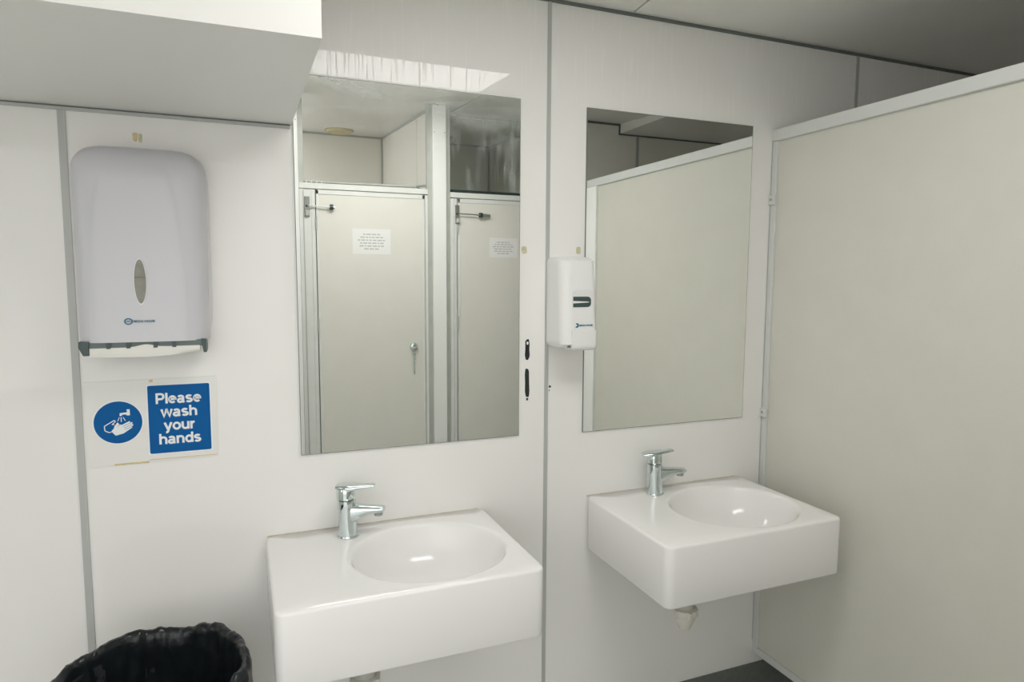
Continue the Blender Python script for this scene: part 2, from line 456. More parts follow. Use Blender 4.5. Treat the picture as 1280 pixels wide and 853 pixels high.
for ww, x0, x1 in ((w1, 0.979, 0.985), (w2, 1.794, 1.80)):
    obj('ceiling_bead', loft([[Vector((x, FY - 0.05, ceil_z(FY - 0.05) - 0.012)), Vector((x, BY, ceil_z(BY) - 0.012)), Vector((x, BY, ceil_z(BY))), Vector((x, FY - 0.05, ceil_z(FY - 0.05)))] for x in (x0, x1)]), 'joint_grey', ww)

def lathe_y(cx, cz, prof, n=24):
    """turned shape whose axis runs along y; prof is (radius, y)"""
    return loft([[Vector((cx + r_ * math.cos(2 * math.pi * i / n), y, cz + r_ * math.sin(2 * math.pi * i / n))) for i in range(n)] for r_, y in prof])

# cubicle fronts: full-height columns, frames and doors
def column(x0, x1, label):
    t = thing('column', ((x0 + x1) / 2, FY - 0.02, 0), label, 'column', kind='structure')
    zt = ceil_z(FY) - 0.002
    obj('face', box(x0, x1, FY - 0.05, FY + 0.015, 0, zt, 0.002), 'column_white', t)
    if x0 > 0.3: obj('channel', box(x0 - 0.026, x0, FY - 0.04, FY - 0.004, 0, zt), 'channel_aluminium', t)
    if x1 < 1.7: obj('channel', box(x1, x1 + 0.026, FY - 0.04, FY - 0.004, 0, zt), 'channel_aluminium', t)
    for sx in (x0 + 0.008, x1 - 0.008):
        obj('screw', lathe_y(sx, 2.255, [(0.003, FY + 0.014), (0.003, FY + 0.0165)], 8), 'steel', t)
    return t
column(0.215, 0.287, 'white full-height post between the added entrance and the first cubicle door')
column(0.967, 1.039, 'white full-height post between the two cubicle doors')
column(1.720, 1.792, 'white full-height post at the far side of the second cubicle')

def cubicle_door(n, xa, xl, xr, xb, zt, key, label):
    """xa..xl jamb, xl..xr leaf, xr..xb jamb; zt top of leaf"""
    t = thing('door_%d' % n, ((xl + xr) / 2, FY - 0.02, 0), label, 'door', kind='structure')
    yf = FY
    obj('jamb', box(xa, xl - 0.004, yf - 0.035, yf, 0, zt, 0.002), 'door_aluminium', t)
    obj('jamb', box(xr + 0.003, xb, yf - 0.035, yf, 0, zt, 0.002), 'door_aluminium', t)
    obj('jamb_rib', box(xa + 0.018, xa + 0.022, yf, yf + 0.003, 0, zt - 0.004), 'channel_aluminium', t)
    obj('jamb_rib', box(xl - 0.022, xl - 0.012, yf, yf + 0.004, 0, zt - 0.004), 'door_aluminium', t)
    obj('head_rail', box(xa, xb, yf - 0.035, yf + 0.002, zt + 0.004, zt + 0.032, 0.002), 'door_aluminium', t)
    obj('gap_strip', box(xl - 0.004, xl, yf - 0.03, yf - 0.012, 0.1, zt), 'seam_dark', t)  # dark strip stands in for the shade in the open gap
    obj('gap_strip', box(xr, xr + 0.003, yf - 0.03, yf - 0.008, 0.1, zt), 'channel_aluminium', t)  # grey strips added here and on top so the gaps look less dark
    obj('gap_strip', box(xl, xr, yf - 0.03, yf - 0.008, zt, zt + 0.004), 'channel_aluminium', t)
    leaf = obj('leaf', box(xl + 0.012, xr - 0.012, yf - 0.028, yf - 0.002, 0.12, zt - 0.02), 'door_laminate', t)
    obj('edge_trim', box(xl, xl + 0.013, yf - 0.03, yf + 0.001, 0.12, zt, 0.002), 'door_aluminium', leaf)
    obj('edge_trim', box(xr - 0.013, xr, yf - 0.03, yf + 0.001, 0.12, zt, 0.002), 'door_aluminium', leaf)
    obj('edge_trim', box(xl, xr, yf - 0.03, yf + 0.001, zt - 0.022, zt, 0.002), 'door_aluminium', leaf)
    for hz in (1.25, 0.35, 1.76):
        h = obj('hinge', loft([circ(xl - 0.001, yf + 0.003, z, 0.005, n=12) for z in (hz - 0.035, hz + 0.035)]), 'channel_aluminium', t)
    # spring catch across the hinge edge
    cx = xa + 0.036
    pt = obj('catch_plate', box(cx - 0.012, cx + 0.013, yf, yf + 0.006, zt - 0.135, zt - 0.035, 0.002), 'steel', t)
    obj('catch_block', box(cx - 0.008, cx + 0.010, yf + 0.006, yf + 0.018, zt - 0.13, zt - 0.105, 0.003), 'channel_aluminium', pt)
    obj('catch_screw', lathe_y(cx - 0.002, zt - 0.082, [(0.005, yf + 0.004), (0.005, yf + 0.010), (0.003, yf + 0.012)], 12), 'dark_metal', pt)
    ln = 0.115 if n == 1 else 0.13
    obj('catch_rod', tube([(cx + 0.008, yf + 0.016, zt - 0.081), (cx + ln, yf + 0.016, zt - 0.085)], 0.0035), 'door_aluminium' if n == 1 else 'steel', pt)
    obj('catch_collar', tube([(cx + ln - 0.006, yf + 0.014, zt - 0.085), (cx + ln + 0.010, yf + 0.014, zt - 0.085)], 0.014, 14), 'dark_metal', pt)
    obj('catch_tip', tube([(cx + ln + 0.010, yf + 0.014, zt - 0.085), (cx + ln + (0.018 if n == 1 else 0.055), yf + 0.014, zt - 0.086)], 0.008, 12), 'steel', pt)
    lx, lz = xr - 0.063, 1.126
    lk = obj('lock', lathe_y(lx, lz, [(0.022, yf - 0.004), (0.022, yf + 0.006), (0.019, yf + 0.014), (0.010, yf + 0.017)], 28), 'chrome', t, smooth=40)
    obj('lock_slot', box(lx - 0.008, lx + 0.008, yf + 0.0165, yf + 0.018, lz + 0.002, lz + 0.006), 'seam_dark', lk)
    if key:
        k = obj('lock_key', tube([(lx, yf + 0.008, lz - 0.045), (lx - 0.001, yf + 0.008, lz - 0.100), (lx, yf + 0.006, lz - 0.15)], [0.0075, 0.004, 0.003], 10), 'chrome', t)
        obj('key_ring', lathe_y(lx, lz - 0.042, [(0.009, yf + 0.003), (0.009, yf + 0.011)], 16), 'chrome', k)
    return t
cubicle_door(1, 0.289, 0.369, 0.923, 0.941, 1.927, True, 'pale grey cubicle door with a round lock and hanging key')
cubicle_door(2, 1.066, 1.107, 1.640, 1.718, 1.918, False, 'pale grey cubicle door in the shaded second cubicle, below the plastic sheet')

def notice(x0, x1, z0, z1, label, lines):
    t = thing('notice', ((x0 + x1) / 2, FY, z0), label, 'notice', 'paper notices taped to the cubicle doors')
    y = FY - 0.002
    obj('paper', box(x0, x1, y, y + 0.0012, z0, z1), 'notice_paper', t)
    b = bmesh.new()
    H = z1 - z0
    rnd = random.Random(int(x0 * 1000))
    for i, wfrac in enumerate(lines):
        zc = z1 - H * (0.22 + i * 0.115)
        cx = (x0 + x1) / 2
        hw = (x1 - x0) * wfrac / 2
        x = cx - hw
        while x < cx + hw - 0.004:
            L = min(rnd.uniform(0.008, 0.024), cx + hw - x)
            box(x, x + L, y + 0.0012, y + 0.0016, zc - H * 0.025, zc + H * 0.025, bm=b)
            x += L + 0.005
    obj('print', b, 'print_grey', t)
    return t
notice(0.545, 0.741, 1.613, 1.742, 'white printed notice on the cubicle door with the round lock', (0.44, 0.60, 0.72, 0.62, 0.64, 0.40))
notice(1.289, 1.457, 1.607, 1.714, 'white printed notice on the door below the plastic sheet', (0.46, 0.62, 0.78, 0.66, 0.64, 0.42))

# rail over the first door
rl = thing('rail', (0.6, FY - 0.06, 1.975), 'thin metal rail above the first cubicle door', 'rail')
obj('rod', tube([(0.267, FY - 0.07, 1.973), (0.895, FY - 0.07, 1.977)], 0.0065, 12), 'channel_aluminium', rl, smooth=60)
obj('bracket', tube([(0.895, FY - 0.07, 1.977), (0.955, FY - 0.10, 1.99), (0.984, FY - 0.12, 1.995)], 0.006, 10), 'chrome', rl)
obj('bracket_foot', tube([(0.900, FY - 0.07, 1.972), (0.940, FY - 0.085, 1.962), (0.984, FY - 0.12, 1.96)], 0.005, 10), 'chrome', rl)
for i in range(5):
    x = 0.305 + i * 0.025
    obj('hook', tube([(x, FY - 0.062, 1.987), (x, FY - 0.058, 1.972), (x, FY - 0.066, 1.957)], 0.003, 8), 'column_white', rl)

# polythene over the second cubicle
bm = bmesh.new()
NX, NZ = 60, 40
G = []
for i in range(NX + 1):
    x = 1.03 + (1.795 - 1.03) * i / NX
    col = []
    for k in range(NZ + 1):
        v = k / NZ
        z = 1.95 + v * (ceil_z(-1.9) - 0.004 - 1.95)
        q = Vector((x * 7 + z * 3.0, z * 2.0, 1.3))
        y = -1.87 + 0.035 * (1 - v) * noise.noise(q) + 0.018 * (1 - v * 0.6) * noise.noise(q * 2.7) - 0.03 * v
        col.append(bm.verts.new((x, y, z)))
    G.append(col)
for i in range(NX):
    for k in range(NZ):
        bm.faces.new((G[i][k], G[i + 1][k], G[i + 1][k + 1], G[i][k + 1]))
ps = thing('plastic_sheet', (1.41, -1.87, 1.95), 'crinkled clear plastic sheet hung above the second cubicle door', 'plastic sheet')
obj('film', bm, 'polythene', ps, smooth=180)
obj('batten', box(1.04, 1.718, -1.80, -1.76, 1.946, 1.973), 'dark_metal', ps)

def ceiling_disc(x, y, r_, label):
    z = ceil_z(y)
    t = thing('ceiling_vent', (x, y, z), label, 'ceiling vent', 'round yellowed ceiling vents')
    obj('cover', lathe(x, y, [(r_ * 0.9, z + 0.006), (r_, z - 0.004), (r_, z - 0.010), (r_ * 0.9, z - 0.018), (r_ * 0.5, z - 0.020)], 40), 'vent_yellow', t, smooth=35)
    obj('rim', lathe(x, y, [(r_ * 1.06, z + 0.006), (r_ * 1.06, z - 0.007)], 40), 'vent_rim', t)
ceiling_disc(0.655, -2.88, 0.088, 'yellowed round ceiling vent in the first cubicle')
ceiling_disc(1.360, -2.85, 0.088, 'yellowed round ceiling vent behind the plastic sheet')

# ceiling fitting
LX0, LX1, LY0, LY1 = 0.27, 1.050, -0.800, -1.198
lt = thing('ceiling_light', ((LX0 + LX1) / 2, (LY0 + LY1) / 2, ceil_z((LY0 + LY1) / 2)), 'long flat ceiling light fitting with a glowing diffuser', 'ceiling light')
def slab(x0, x1, y0, y1, d0, d1):
    return loft([[Vector((x, y0, ceil_z(y0) - d0)), Vector((x, y1, ceil_z(y1) - d0)), Vector((x, y1, ceil_z(y1) - d1)), Vector((x, y0, ceil_z(y0) - d1))] for x in (x0, x1)])
obj('diffuser', slab(LX0, LX1, LY0, LY1, 0.002, 0.020), 'lamp_diffuser', lt)
for xa, xb in ((LX0 - 0.012, LX0), (LX1, LX1 + 0.008)):
    obj('end_cap', slab(xa, xb, LY0, LY1, 0.0, 0.019), 'lamp_frame', lt)
obj('side_rail', slab(LX0 - 0.012, LX1 + 0.008, LY0 + 0.006, LY0, 0.0, 0.020), 'lamp_frame', lt)  # opaque rail added to block the diffuser glow towards the mirror wall

# ------------------------------------------------------------------ right-hand partition
PX = 1.681
pt = thing('partition', (PX + 0.015, -0.65, 0), 'beige laminate cubicle partition with white metal rails, beside the second basin', 'partition')
obj('panel', box(PX + 0.008, PX + 0.024, -1.22, -0.012, 0.17, 1.965), 'partition_laminate', pt)
obj('top_rail', box(PX - 0.004, PX + 0.036, -1.305, 0.0, 1.957, 1.995, 0.003), 'partition_rail', pt)
obj('bottom_rail', box(PX, PX + 0.032, -1.21, -0.0221, 0.152, 0.176, 0.0), 'partition_rail', pt)
wc = obj('wall_channel', box(PX, PX + 0.032, -0.022, -0.0005, 0.152, 1.957, 0.002), 'partition_rail', pt)
obj('channel_gap', box(PX - 0.0025, PX, -0.002, -0.0005, 0.20, 1.957), 'channel_aluminium', wc)
obj('front_post', box(PX - 0.006, PX + 0.038, -1.305, -1.205, 0, 1.957, 0.004), 'column_white', pt)
for z in (1.764, 1.036):
    c = obj('clip', box(PX - 0.010, PX + 0.002, -0.026, 0.0, z - 0.018, z + 0.014, 0.003), 'partition_rail', pt)
    obj('clip_screw', box(PX - 0.0115, PX - 0.0095, -0.016, -0.009, z - 0.004, z + 0.003), 'steel', c)

# ------------------------------------------------------------------ mirrors
def mirror(x0, x1, z0, z1, label, face='mirror_silver'):
    t = thing('mirror', ((x0 + x1) / 2, 0, z0), label, 'mirror', 'frameless mirrors on the wall')
    obj('glass_edge', box(x0, x1, -0.0045, -0.0003, z0, z1), 'mirror_edge', t)
    b = bmesh.new()
    e = 0.0012
    b.faces.new([b.verts.new(q) for q in ((x0 + e, -0.0049, z0 + e), (x1 - e, -0.0049, z0 + e), (x1 - e, -0.0049, z1 - e), (x0 + e, -0.0049, z1 - e))])
    g = obj('silvered_face', b, face, t)
    if g.data.polygons[0].normal.y > 0: g.data.flip_normals()
mirror(0.138, 0.757, 1.030, 2.003, 'tall frameless mirror above the basin beside the bin', 'mirror_smeared')
mirror(0.971, 1.592, 1.022, 2.000, 'tall frameless mirror above the basin by the partition')

# ------------------------------------------------------------------ basins
BW, BD, BH = 0.602, 0.44, 0.168
def rrect(x0, x1, y0, y1, r_, z, n=6, m_=10):
    pts = []
    for cx, cy, a0 in ((x1 - r_, y1 - r_, 0), (x0 + r_, y1 - r_, 90), (x0 + r_, y0 + r_, 180), (x1 - r_, y0 + r_, 270)):
        arc = [Vector((cx + r_ * math.cos(math.radians(a0 + 90 * i / n)), cy + r_ * math.sin(math.radians(a0 + 90 * i / n)), z)) for i in range(n + 1)]
        if pts:
            a, b = pts[-1], arc[0]
            pts += [a.lerp(b, k / m_) for k in range(1, m_)]
        pts += arc
    a, b = pts[-1], pts[0]
    pts += [a.lerp(b, k / m_) for k in range(1, m_)]
    return pts
def make_basin(loc, label):
    t = thing('washbasin', loc, label, 'washbasin', 'white wall-hung washbasins')
    X, Y, Z = loc                                        # back left corner of the rim
    cx, cy, ra, rb = X + 0.377, Y - 0.235, 0.196, 0.178     # bowl
    outer = lambda ins, z: rrect(X + ins, X + BW - ins, Y - BD + ins, Y - ins * 0.3, max(0.024 - ins, 0.004), z)
    base = rrect(X, X + BW, Y - BD, Y, 0.024, Z)
    ang = [math.atan2((q.y - cy) / rb, (q.x - cx) / ra) for q in base]
    ell = lambda k, z: [Vector((cx + ra * k * math.cos(a), cy + rb * k * math.sin(a), z)) for a in ang]
    rings = []
    D_ = 0.115
    for k, z in ((0.10, -D_ - 0.003), (0.3, -D_), (0.5, -D_ + 0.005), (0.66, -D_ + 0.016), (0.78, -D_ + 0.034), (0.86, -D_ + 0.056), (0.92, -D_ + 0.08), (0.962, -0.016), (0.98, -0.007), (1.0, -0.0025), (1.025, -0.0004), (1.05, 0)):
        rings.append(ell(k, Z + z))
    top = outer(0.008, Z)
    last = rings[-1]
    for f in (0.5,):
        rings.append([a.lerp(b, f) for a, b in zip(last, top)])
    rings += [top, outer(0.0035, Z - 0.0015), outer(0.001, Z - 0.004), outer(0, Z - 0.008)]
    rings += [outer(0, Z - BH + 0.006), outer(0.002, Z - BH + 0.002), outer(0.006, Z - BH)]
    rings.append(outer(0.05, Z - BH))
    body = obj('bowl_body', loft(rings), 'ceramic', t, smooth=50)
    obj('drain', lathe(cx, cy, [(0.030, Z - D_ + 0.002), (0.030, Z - D_ + 0.005), (0.022, Z - D_ + 0.006), (0.016, Z - D_ + 0.002)], 24), 'chrome', t, smooth=40)
    obj('sealant_bead', box(X + 0.004, X + BW - 0.02, Y - 0.002, Y, Z - 0.002, Z + 0.0012), 'sealant', t)
    wx, wy = X + 0.212, Y - 0.235
    tl = obj('waste_tail', lathe(wx, wy, [(0.027, Z - BH + 0.002), (0.027, Z - BH - 0.128), (0.024, Z - BH - 0.13)], 24), 'pvc_grey', t, smooth=40)
    obj('waste_nut', lathe(wx, wy, [(0.029, Z - BH - 0.124), (0.0365, Z - BH - 0.126), (0.0375, Z - BH - 0.131), (0.0365, Z - BH - 0.144), (0.031, Z - BH - 0.149), (0.029, Z - BH - 0.162), (0.022, Z - BH - 0.178), (0.018, Z - BH - 0.188), (0.010, Z - BH - 0.190)], 16), 'pvc', tl, smooth=30)
    for k in range(6):
        a = k * math.pi / 3 + 0.3
        obj('nut_lug', tube([(wx + 0.0355 * math.cos(a), wy + 0.0355 * math.sin(a), Z - BH - 0.126), (wx + 0.0355 * math.cos(a), wy + 0.0355 * math.sin(a), Z - BH - 0.147)], 0.005, 8), 'pvc', tl)
    return t
RIM = 0.822
basin = make_basin((0.044, 0, RIM), 'white square washbasin beside the black-lined bin')
b2 = dup(basin)
b2.location = (0.988, 0, RIM - 0.006)
b2['label'] = 'white square washbasin against the beige partition, its waste fitting showing below'

# ------------------------------------------------------------------ mixer taps
def make_tap(loc, label):
    """built with the spout along +x, base on z of loc"""
    X, Y, Z = loc
    t = thing('mixer_tap', loc, label, 'tap', 'chrome mixer taps')
    obj('base_ring', lathe(X, Y, [(0.0268, Z + 0.0005), (0.0278, Z + 0.002), (0.0268, Z + 0.005)], 32), 'chrome', t, smooth=40)
    prof = [(0.0252, 0.004), (0.0246, 0.02), (0.0240, 0.05), (0.0240, 0.085), (0.0246, 0.098), (0.0242, 0.104), (0.0215, 0.106)]
    body = obj('body', loft([circ(X - 0.004 * (h / 0.1), Y, Z + h, r_, n=32) for r_, h in prof]), 'chrome', t, smooth=40)
    # spout
    secs = []
    for s_, w_, h_, zc in ((0.0, 0.040, 0.056, 0.066), (0.02, 0.040, 0.050, 0.068), (0.035, 0.037, 0.036, 0.073), (0.055, 0.034, 0.026, 0.077), (0.078, 0.032, 0.019, 0.079), (0.092, 0.030, 0.015, 0.080), (0.096, 0.026, 0.010, 0.080)):
        ring = []
        for i in range(20):
            a = 2 * math.pi * i / 20
            c, q = math.cos(a), math.sin(a)
            ring.append(Vector((X + s_, Y + math.copysign(abs(c) ** 0.6, c) * w_ / 2, Z + zc + math.copysign(abs(q) ** 0.7, q) * h_ / 2)))
        secs.append(ring)
    sp = obj('spout', loft(secs), 'chrome', t, smooth=50)
    obj('aerator', lathe(X + 0.080, Y, [(0.011, Z + 0.072), (0.011, Z + 0.062), (0.008, Z + 0.061)], 20), 'steel', sp, smooth=40)
    # lever
    cap = obj('lever_cap', loft([circ(X - 0.005, Y, Z + h, r_, n=32) for r_, h in ((0.0215, 0.107), (0.0242, 0.110), (0.0242, 0.126), (0.0232, 0.140), (0.020, 0.145))]), 'chrome', t, smooth=40)
    secs = []
    for s_, w_, h_, zc in ((-0.028, 0.034, 0.010, 0.143), (-0.013, 0.047, 0.014, 0.1425), (0.012, 0.047, 0.016, 0.141), (0.03, 0.036, 0.011, 0.1435), (0.052, 0.031, 0.008, 0.1455), (0.066, 0.029, 0.0065, 0.147), (0.070, 0.025, 0.004, 0.147)):
        ring = []
        for i in range(20):
            a = 2 * math.pi * i / 20
            c, q = math.cos(a), math.sin(a)
            ring.append(Vector((X + s_, Y + math.copysign(abs(c) ** 0.5, c) * w_ / 2, Z + zc + math.copysign(abs(q) ** 0.6, q) * h_ / 2)))
        secs.append(ring)
    obj('lever', loft(secs), 'chrome', t, smooth=45)
    return t
tap = make_tap((0.246, -0.072, RIM), 'chrome lever mixer tap on the basin beside the bin')
tap.rotation_euler = (0, 0, math.radians(-24))
tap.scale = (1, 1, 0.93)
tb = dup(tap)
tb.location = (1.205, -0.060, RIM - 0.006)
tb.rotation_euler = (0, 0, math.radians(-18))
tb['label'] = 'chrome mixer tap with a raised lever on the basin by the partition'
for ch in tb.children:
    if ch.name.startswith('lever') and not ch.name.startswith('lever_cap'):
        ch.rotation_euler = (0, math.radians(-6), 0)
        ch.location = (0.0, 0, -0.002)

# ------------------------------------------------------------------ towel dispenser
TX, TZ0, TZ1, TD = -0.2010, 1.350, 1.787, 0.105
td = thing('towel_dispenser', (TX, 0, TZ0), 'tall pale grey paper towel dispenser hung under the soffit', 'towel dispenser')
secs = []
NP = 90
zs = [TZ0 + (TZ1 - TZ0) * k / 60 for k in range(55)] + [TZ0 + (TZ1 - TZ0) * (1 - (1 - f) * 6 / 60) for f in (0.0, 0.25, 0.45, 0.62, 0.76, 0.87, 0.94, 0.98, 1.0)]
zs = sorted(set(round(z, 5) for z in zs))
for z in zs:
    v = (z - TZ0) / (TZ1 - TZ0)
    rc = 0.058
    dz = max(0, z - (TZ1 - rc)) / rc
    wd = 0.1345 - 0.002 * (1 - v) - rc * (1 - math.sqrt(max(0, 1 - min(1, dz) ** 2.3))) * 0.98
    rd = 0.075
    dd = max(0, z - (TZ1 - rd)) / rd
    dep = TD - 0.012 * v ** 2 - 0.055 * (1 - math.sqrt(max(0, 1 - min(1, dd) ** 2.2)))
    ring = []
    for i in range(NP + 1):
        a = math.pi * i / NP
        c, s_ = math.cos(a), math.sin(a)
        x = -math.copysign(abs(c) ** (2 / 5.5), c) * wd
        y = -(abs(s_) ** (2 / 5.5)) * dep
        # faint arched crease on the cover
        aw = 0.030 + 0.070 * math.sqrt(max(0.0, 1 - (v / 0.98) ** 2.2))
        ax = abs(x + 0.006) - aw
        if v < 0.965:
            k = max(0.0, min(1.0, (ax + 0.006) / 0.012))
            y += 0.0016 * k * k * (3 - 2 * k)
        ring.append(Vector((TX + x, min(y, -0.0008), z)))
    secs.append(ring)
cv = obj('cover', loft(secs, closed=True), 'dispenser_plastic', td, smooth=60)
bp = [(TX + math.copysign(abs(math.cos(a)) ** 0.25, math.cos(a)) * 0.139 + 0.0015, (TZ0 + TZ1) / 2 - 0.008 + math.copysign(abs(math.sin(a)) ** 0.25, math.sin(a)) * 0.222) for a in [2 * math.pi * i / 64 for i in range(64)]]
obj('backplate', prism_xz(bp, -0.022, -0.0005), 'dispenser_back', td, smooth=30)
yf = -TD - 0.0008
we = [(-0.2030 + 0.0115 * math.cos(2 * math.pi * i / 40), 1.4855 + 0.049 * math.sin(2 * math.pi * i / 40)) for i in range(40)]
wn = obj('level_window', prism_xz(we, -TD - 0.0012, -TD + 0.010), 'window_smoke', cv)
obj('stack_line', box(-0.2138, -0.1922, -TD - 0.0016, -TD - 0.001, 1.4935, 1.4955), 'window_line', wn)
wl = [(-0.2030 + 0.0132 * math.cos(2 * math.pi * i / 40), 1.4855 + 0.052 * math.sin(2 * math.pi * i / 40)) for i in range(40)]
obj('window_rim', prism_xz(wl, -TD - 0.0006, -TD + 0.009), 'dispenser_back', cv)
def ring_bm(cx, cz, r0, r1, y, sx=1.0, a0=0, a1=360, n=32):
    b = bmesh.new()
    A = [math.radians(a0 + (a1 - a0) * i / n) for i in range(n + 1)]
    vi = [b.verts.new((cx + r0 * sx * math.cos(a), y, cz + r0 * math.sin(a))) for a in A]
    vo = [b.verts.new((cx + r1 * sx * math.cos(a), y, cz + r1 * math.sin(a))) for a in A]
    for i in range(n): b.faces.new((vi[i], vi[i + 1], vo[i + 1], vo[i]))
    return b
lg = ring_bm(-0.2295, 1.3968, 0.0048, 0.0075, -TD - 0.0012, 1.15)
box(-0.2335, -0.2255, -TD - 0.0014, -TD - 0.001, 1.3960, 1.3980, bm=lg)
merge(lg, text_bm('MEDIA HOUSE', 0.0072, -0.2195, -TD - 0.0012, 1.3966, 'LEFT', bold=0.0001, sx=0.92))
obj('logo', lg, 'logo_blue', cv)
# slot, end cheeks, ribs and the hanging towel
sl = obj('slot_rail', box(TX - 0.120, TX + 0.122, -0.097, -0.02, 1.337, 1.352), 'rail_plastic', td)
for x in (-0.071, -0.032, 0.022, 0.060):
    obj('slot_rib', box(TX + x - 0.004, TX + x + 0.004, -0.1005, -0.096, 1.336, 1.351), 'dark_plastic', sl)
obj('cheek', loft([[Vector((TX - 0.127, y, 1.353)), Vector((TX - 0.108, y, 1.353)), Vector((TX - 0.109, y, 1.322)), Vector((TX - 0.119, y, 1.322)), Vector((TX - 0.1275, y, 1.340))] for y in (-0.103, -0.03)]), 'dark_plastic', td)
obj('cheek', loft([[Vector((TX + 0.117, y, 1.354)), Vector((TX + 0.127, y, 1.352)), Vector((TX + 0.1275, y, 1.322)), Vector((TX + 0.121, y, 1.322)), Vector((TX + 0.118, y, 1.34))] for y in (-0.103, -0.03)]), 'dark_plastic', td)
tw = thing('paper_towel', (TX, -0.08, 1.32), 'folded white paper towel poking out of the dispenser slot', 'paper towel')
secs = []
for i in range(31):
    u = i / 30
    x = TX - 0.1075 + 0.221 * u
    sag = 0.0045 * math.sin(math.pi * u) ** 1.0 - 0.004 * u
    hump = 0.006 * math.exp(-((u - 0.5) / 0.09) ** 2)
    zt = 1.3385 + hump + 0.001 * u
    zb = 1.3170 - sag + 0.003 * (u > 0.7) * (u - 0.7) * 3
    yy = -0.0985
    secs.append([Vector((x, yy + 0.012, zt)), Vector((x, yy, zt - 0.001)), Vector((x, yy - 0.002, (zt + zb) / 2)), Vector((x, yy + 0.001, zb + 0.001)), Vector((x, yy + 0.006, zb)), Vector((x, yy + 0.016, zb + 0.004))])
obj('fold', loft(secs), 'paper', tw, smooth=60)

# bold sans letters drawn as thick strokes (x-height 1, ascender 1.36)
def arc(cx, cz, rx, rz, a0, a1, n=14):
    return [(cx + rx * math.cos(math.radians(a0 + (a1 - a0) * i / n)), cz + rz * math.sin(math.radians(a0 + (a1 - a0) * i / n))) for i in range(n + 1)]
BW_ = 0.27
GL = {
    'P': (1.05, [[(0.15, 0), (0.15, 1.36)], [(0.15, 1.235), (0.55, 1.235)] + arc(0.60, 0.915, 0.30, 0.32, 90, -90) + [(0.15, 0.595)]]),
    'l': (0.38, [[(0.19, 0), (0.19, 1.36)]]),
    'e': (0.98, [[(0.14, 0.53), (0.82, 0.53)] + arc(0.48, 0.5, 0.345, 0.385, 5, 315)]),
    'a': (0.96, [arc(0.44, 0.66, 0.28, 0.225, 155, 0) + [(0.72, 0.55), (0.72, 0.18), (0.78, 0)], [(0.72, 0.54), (0.44, 0.50)] + arc(0.38, 0.30, 0.245, 0.20, 90, 300) + [(0.72, 0.30)]]),
    's': (0.90, [arc(0.44, 0.70, 0.27, 0.19, 25, 230, 12) + arc(0.44, 0.30, 0.30, 0.19, 60, -155, 14)]),
    'w': (1.36, [[(0.10, 1), (0.36, 0.07), (0.66, 0.93), (0.70, 0.93), (1.00, 0.07), (1.26, 1)]]),
    'h': (1.00, [[(0.17, 0), (0.17, 1.36)], arc(0.50, 0.57, 0.32, 0.315, 170, 0) + [(0.82, 0)]]),
    'n': (1.00, [[(0.17, 0), (0.17, 1.0)], arc(0.50, 0.57, 0.32, 0.315, 170, 0) + [(0.82, 0)]]),
    'u': (1.00, [[(0.82, 0), (0.82, 1.0)], [(0.17, 1.0)] + arc(0.49, 0.43, 0.32, 0.315, 180, 350)]),
    'y': (0.96, [[(0.10, 1), (0.49, 0.05)], [(0.86, 1), (0.49, 0.0)] + arc(0.26, -0.06, 0.22, 0.20, -10, -100, 6)]),
    'o': (1.02, [arc(0.51, 0.5, 0.36, 0.385, 0, 360, 24)]),
    'r': (0.66, [[(0.17, 0), (0.17, 1.0)], arc(0.53, 0.52, 0.34, 0.36, 165, 85, 8)]),
    'd': (1.02, [arc(0.50, 0.5, 0.345, 0.385, 0, 360, 24), [(0.85, 0), (0.85, 1.36)]]),
}
def word_bm(bm_, word, cx, zb, xh, y0, y1):
    tot = sum(GL[c][0] for c in word) * xh
    x = cx - tot / 2
    for c in word:
        for si, st in enumerate(GL[c][1]):
            yk = y0 - si * 0.00004
            P = [Vector((x + px * xh, zb + pz * xh)) for px, pz in st]
            closed = (P[0] - P[-1]).length < 1e-6
            L_, R_ = [], []
            for i in range(len(P)):
                if closed:
                    a, b_ = P[i - 1 if i else -2], P[i + 1 if i < len(P) - 1 else 1]
                    d = (b_ - a).normalized(); mit = 1
                else:
                    d1 = (P[i] - P[i - 1]).normalized() if i else (P[1] - P[0]).normalized()
                    d2 = (P[i + 1] - P[i]).normalized() if i < len(P) - 1 else d1
                    d = (d1 + d2).normalized(); mit = min(1.6, 1 / max(0.3, d.dot(d1)))
                nn = Vector((-d.y, d.x)) * BW_ * xh / 2 * mit
                L_.append(P[i] + nn); R_.append(P[i] - nn)
            for i in range(len(P) - 1):
                bm_.faces.new([bm_.verts.new((q.x, yk, q.y)) for q in (L_[i], R_[i], R_[i + 1], L_[i + 1])])
        x += GL[c][0] * xh

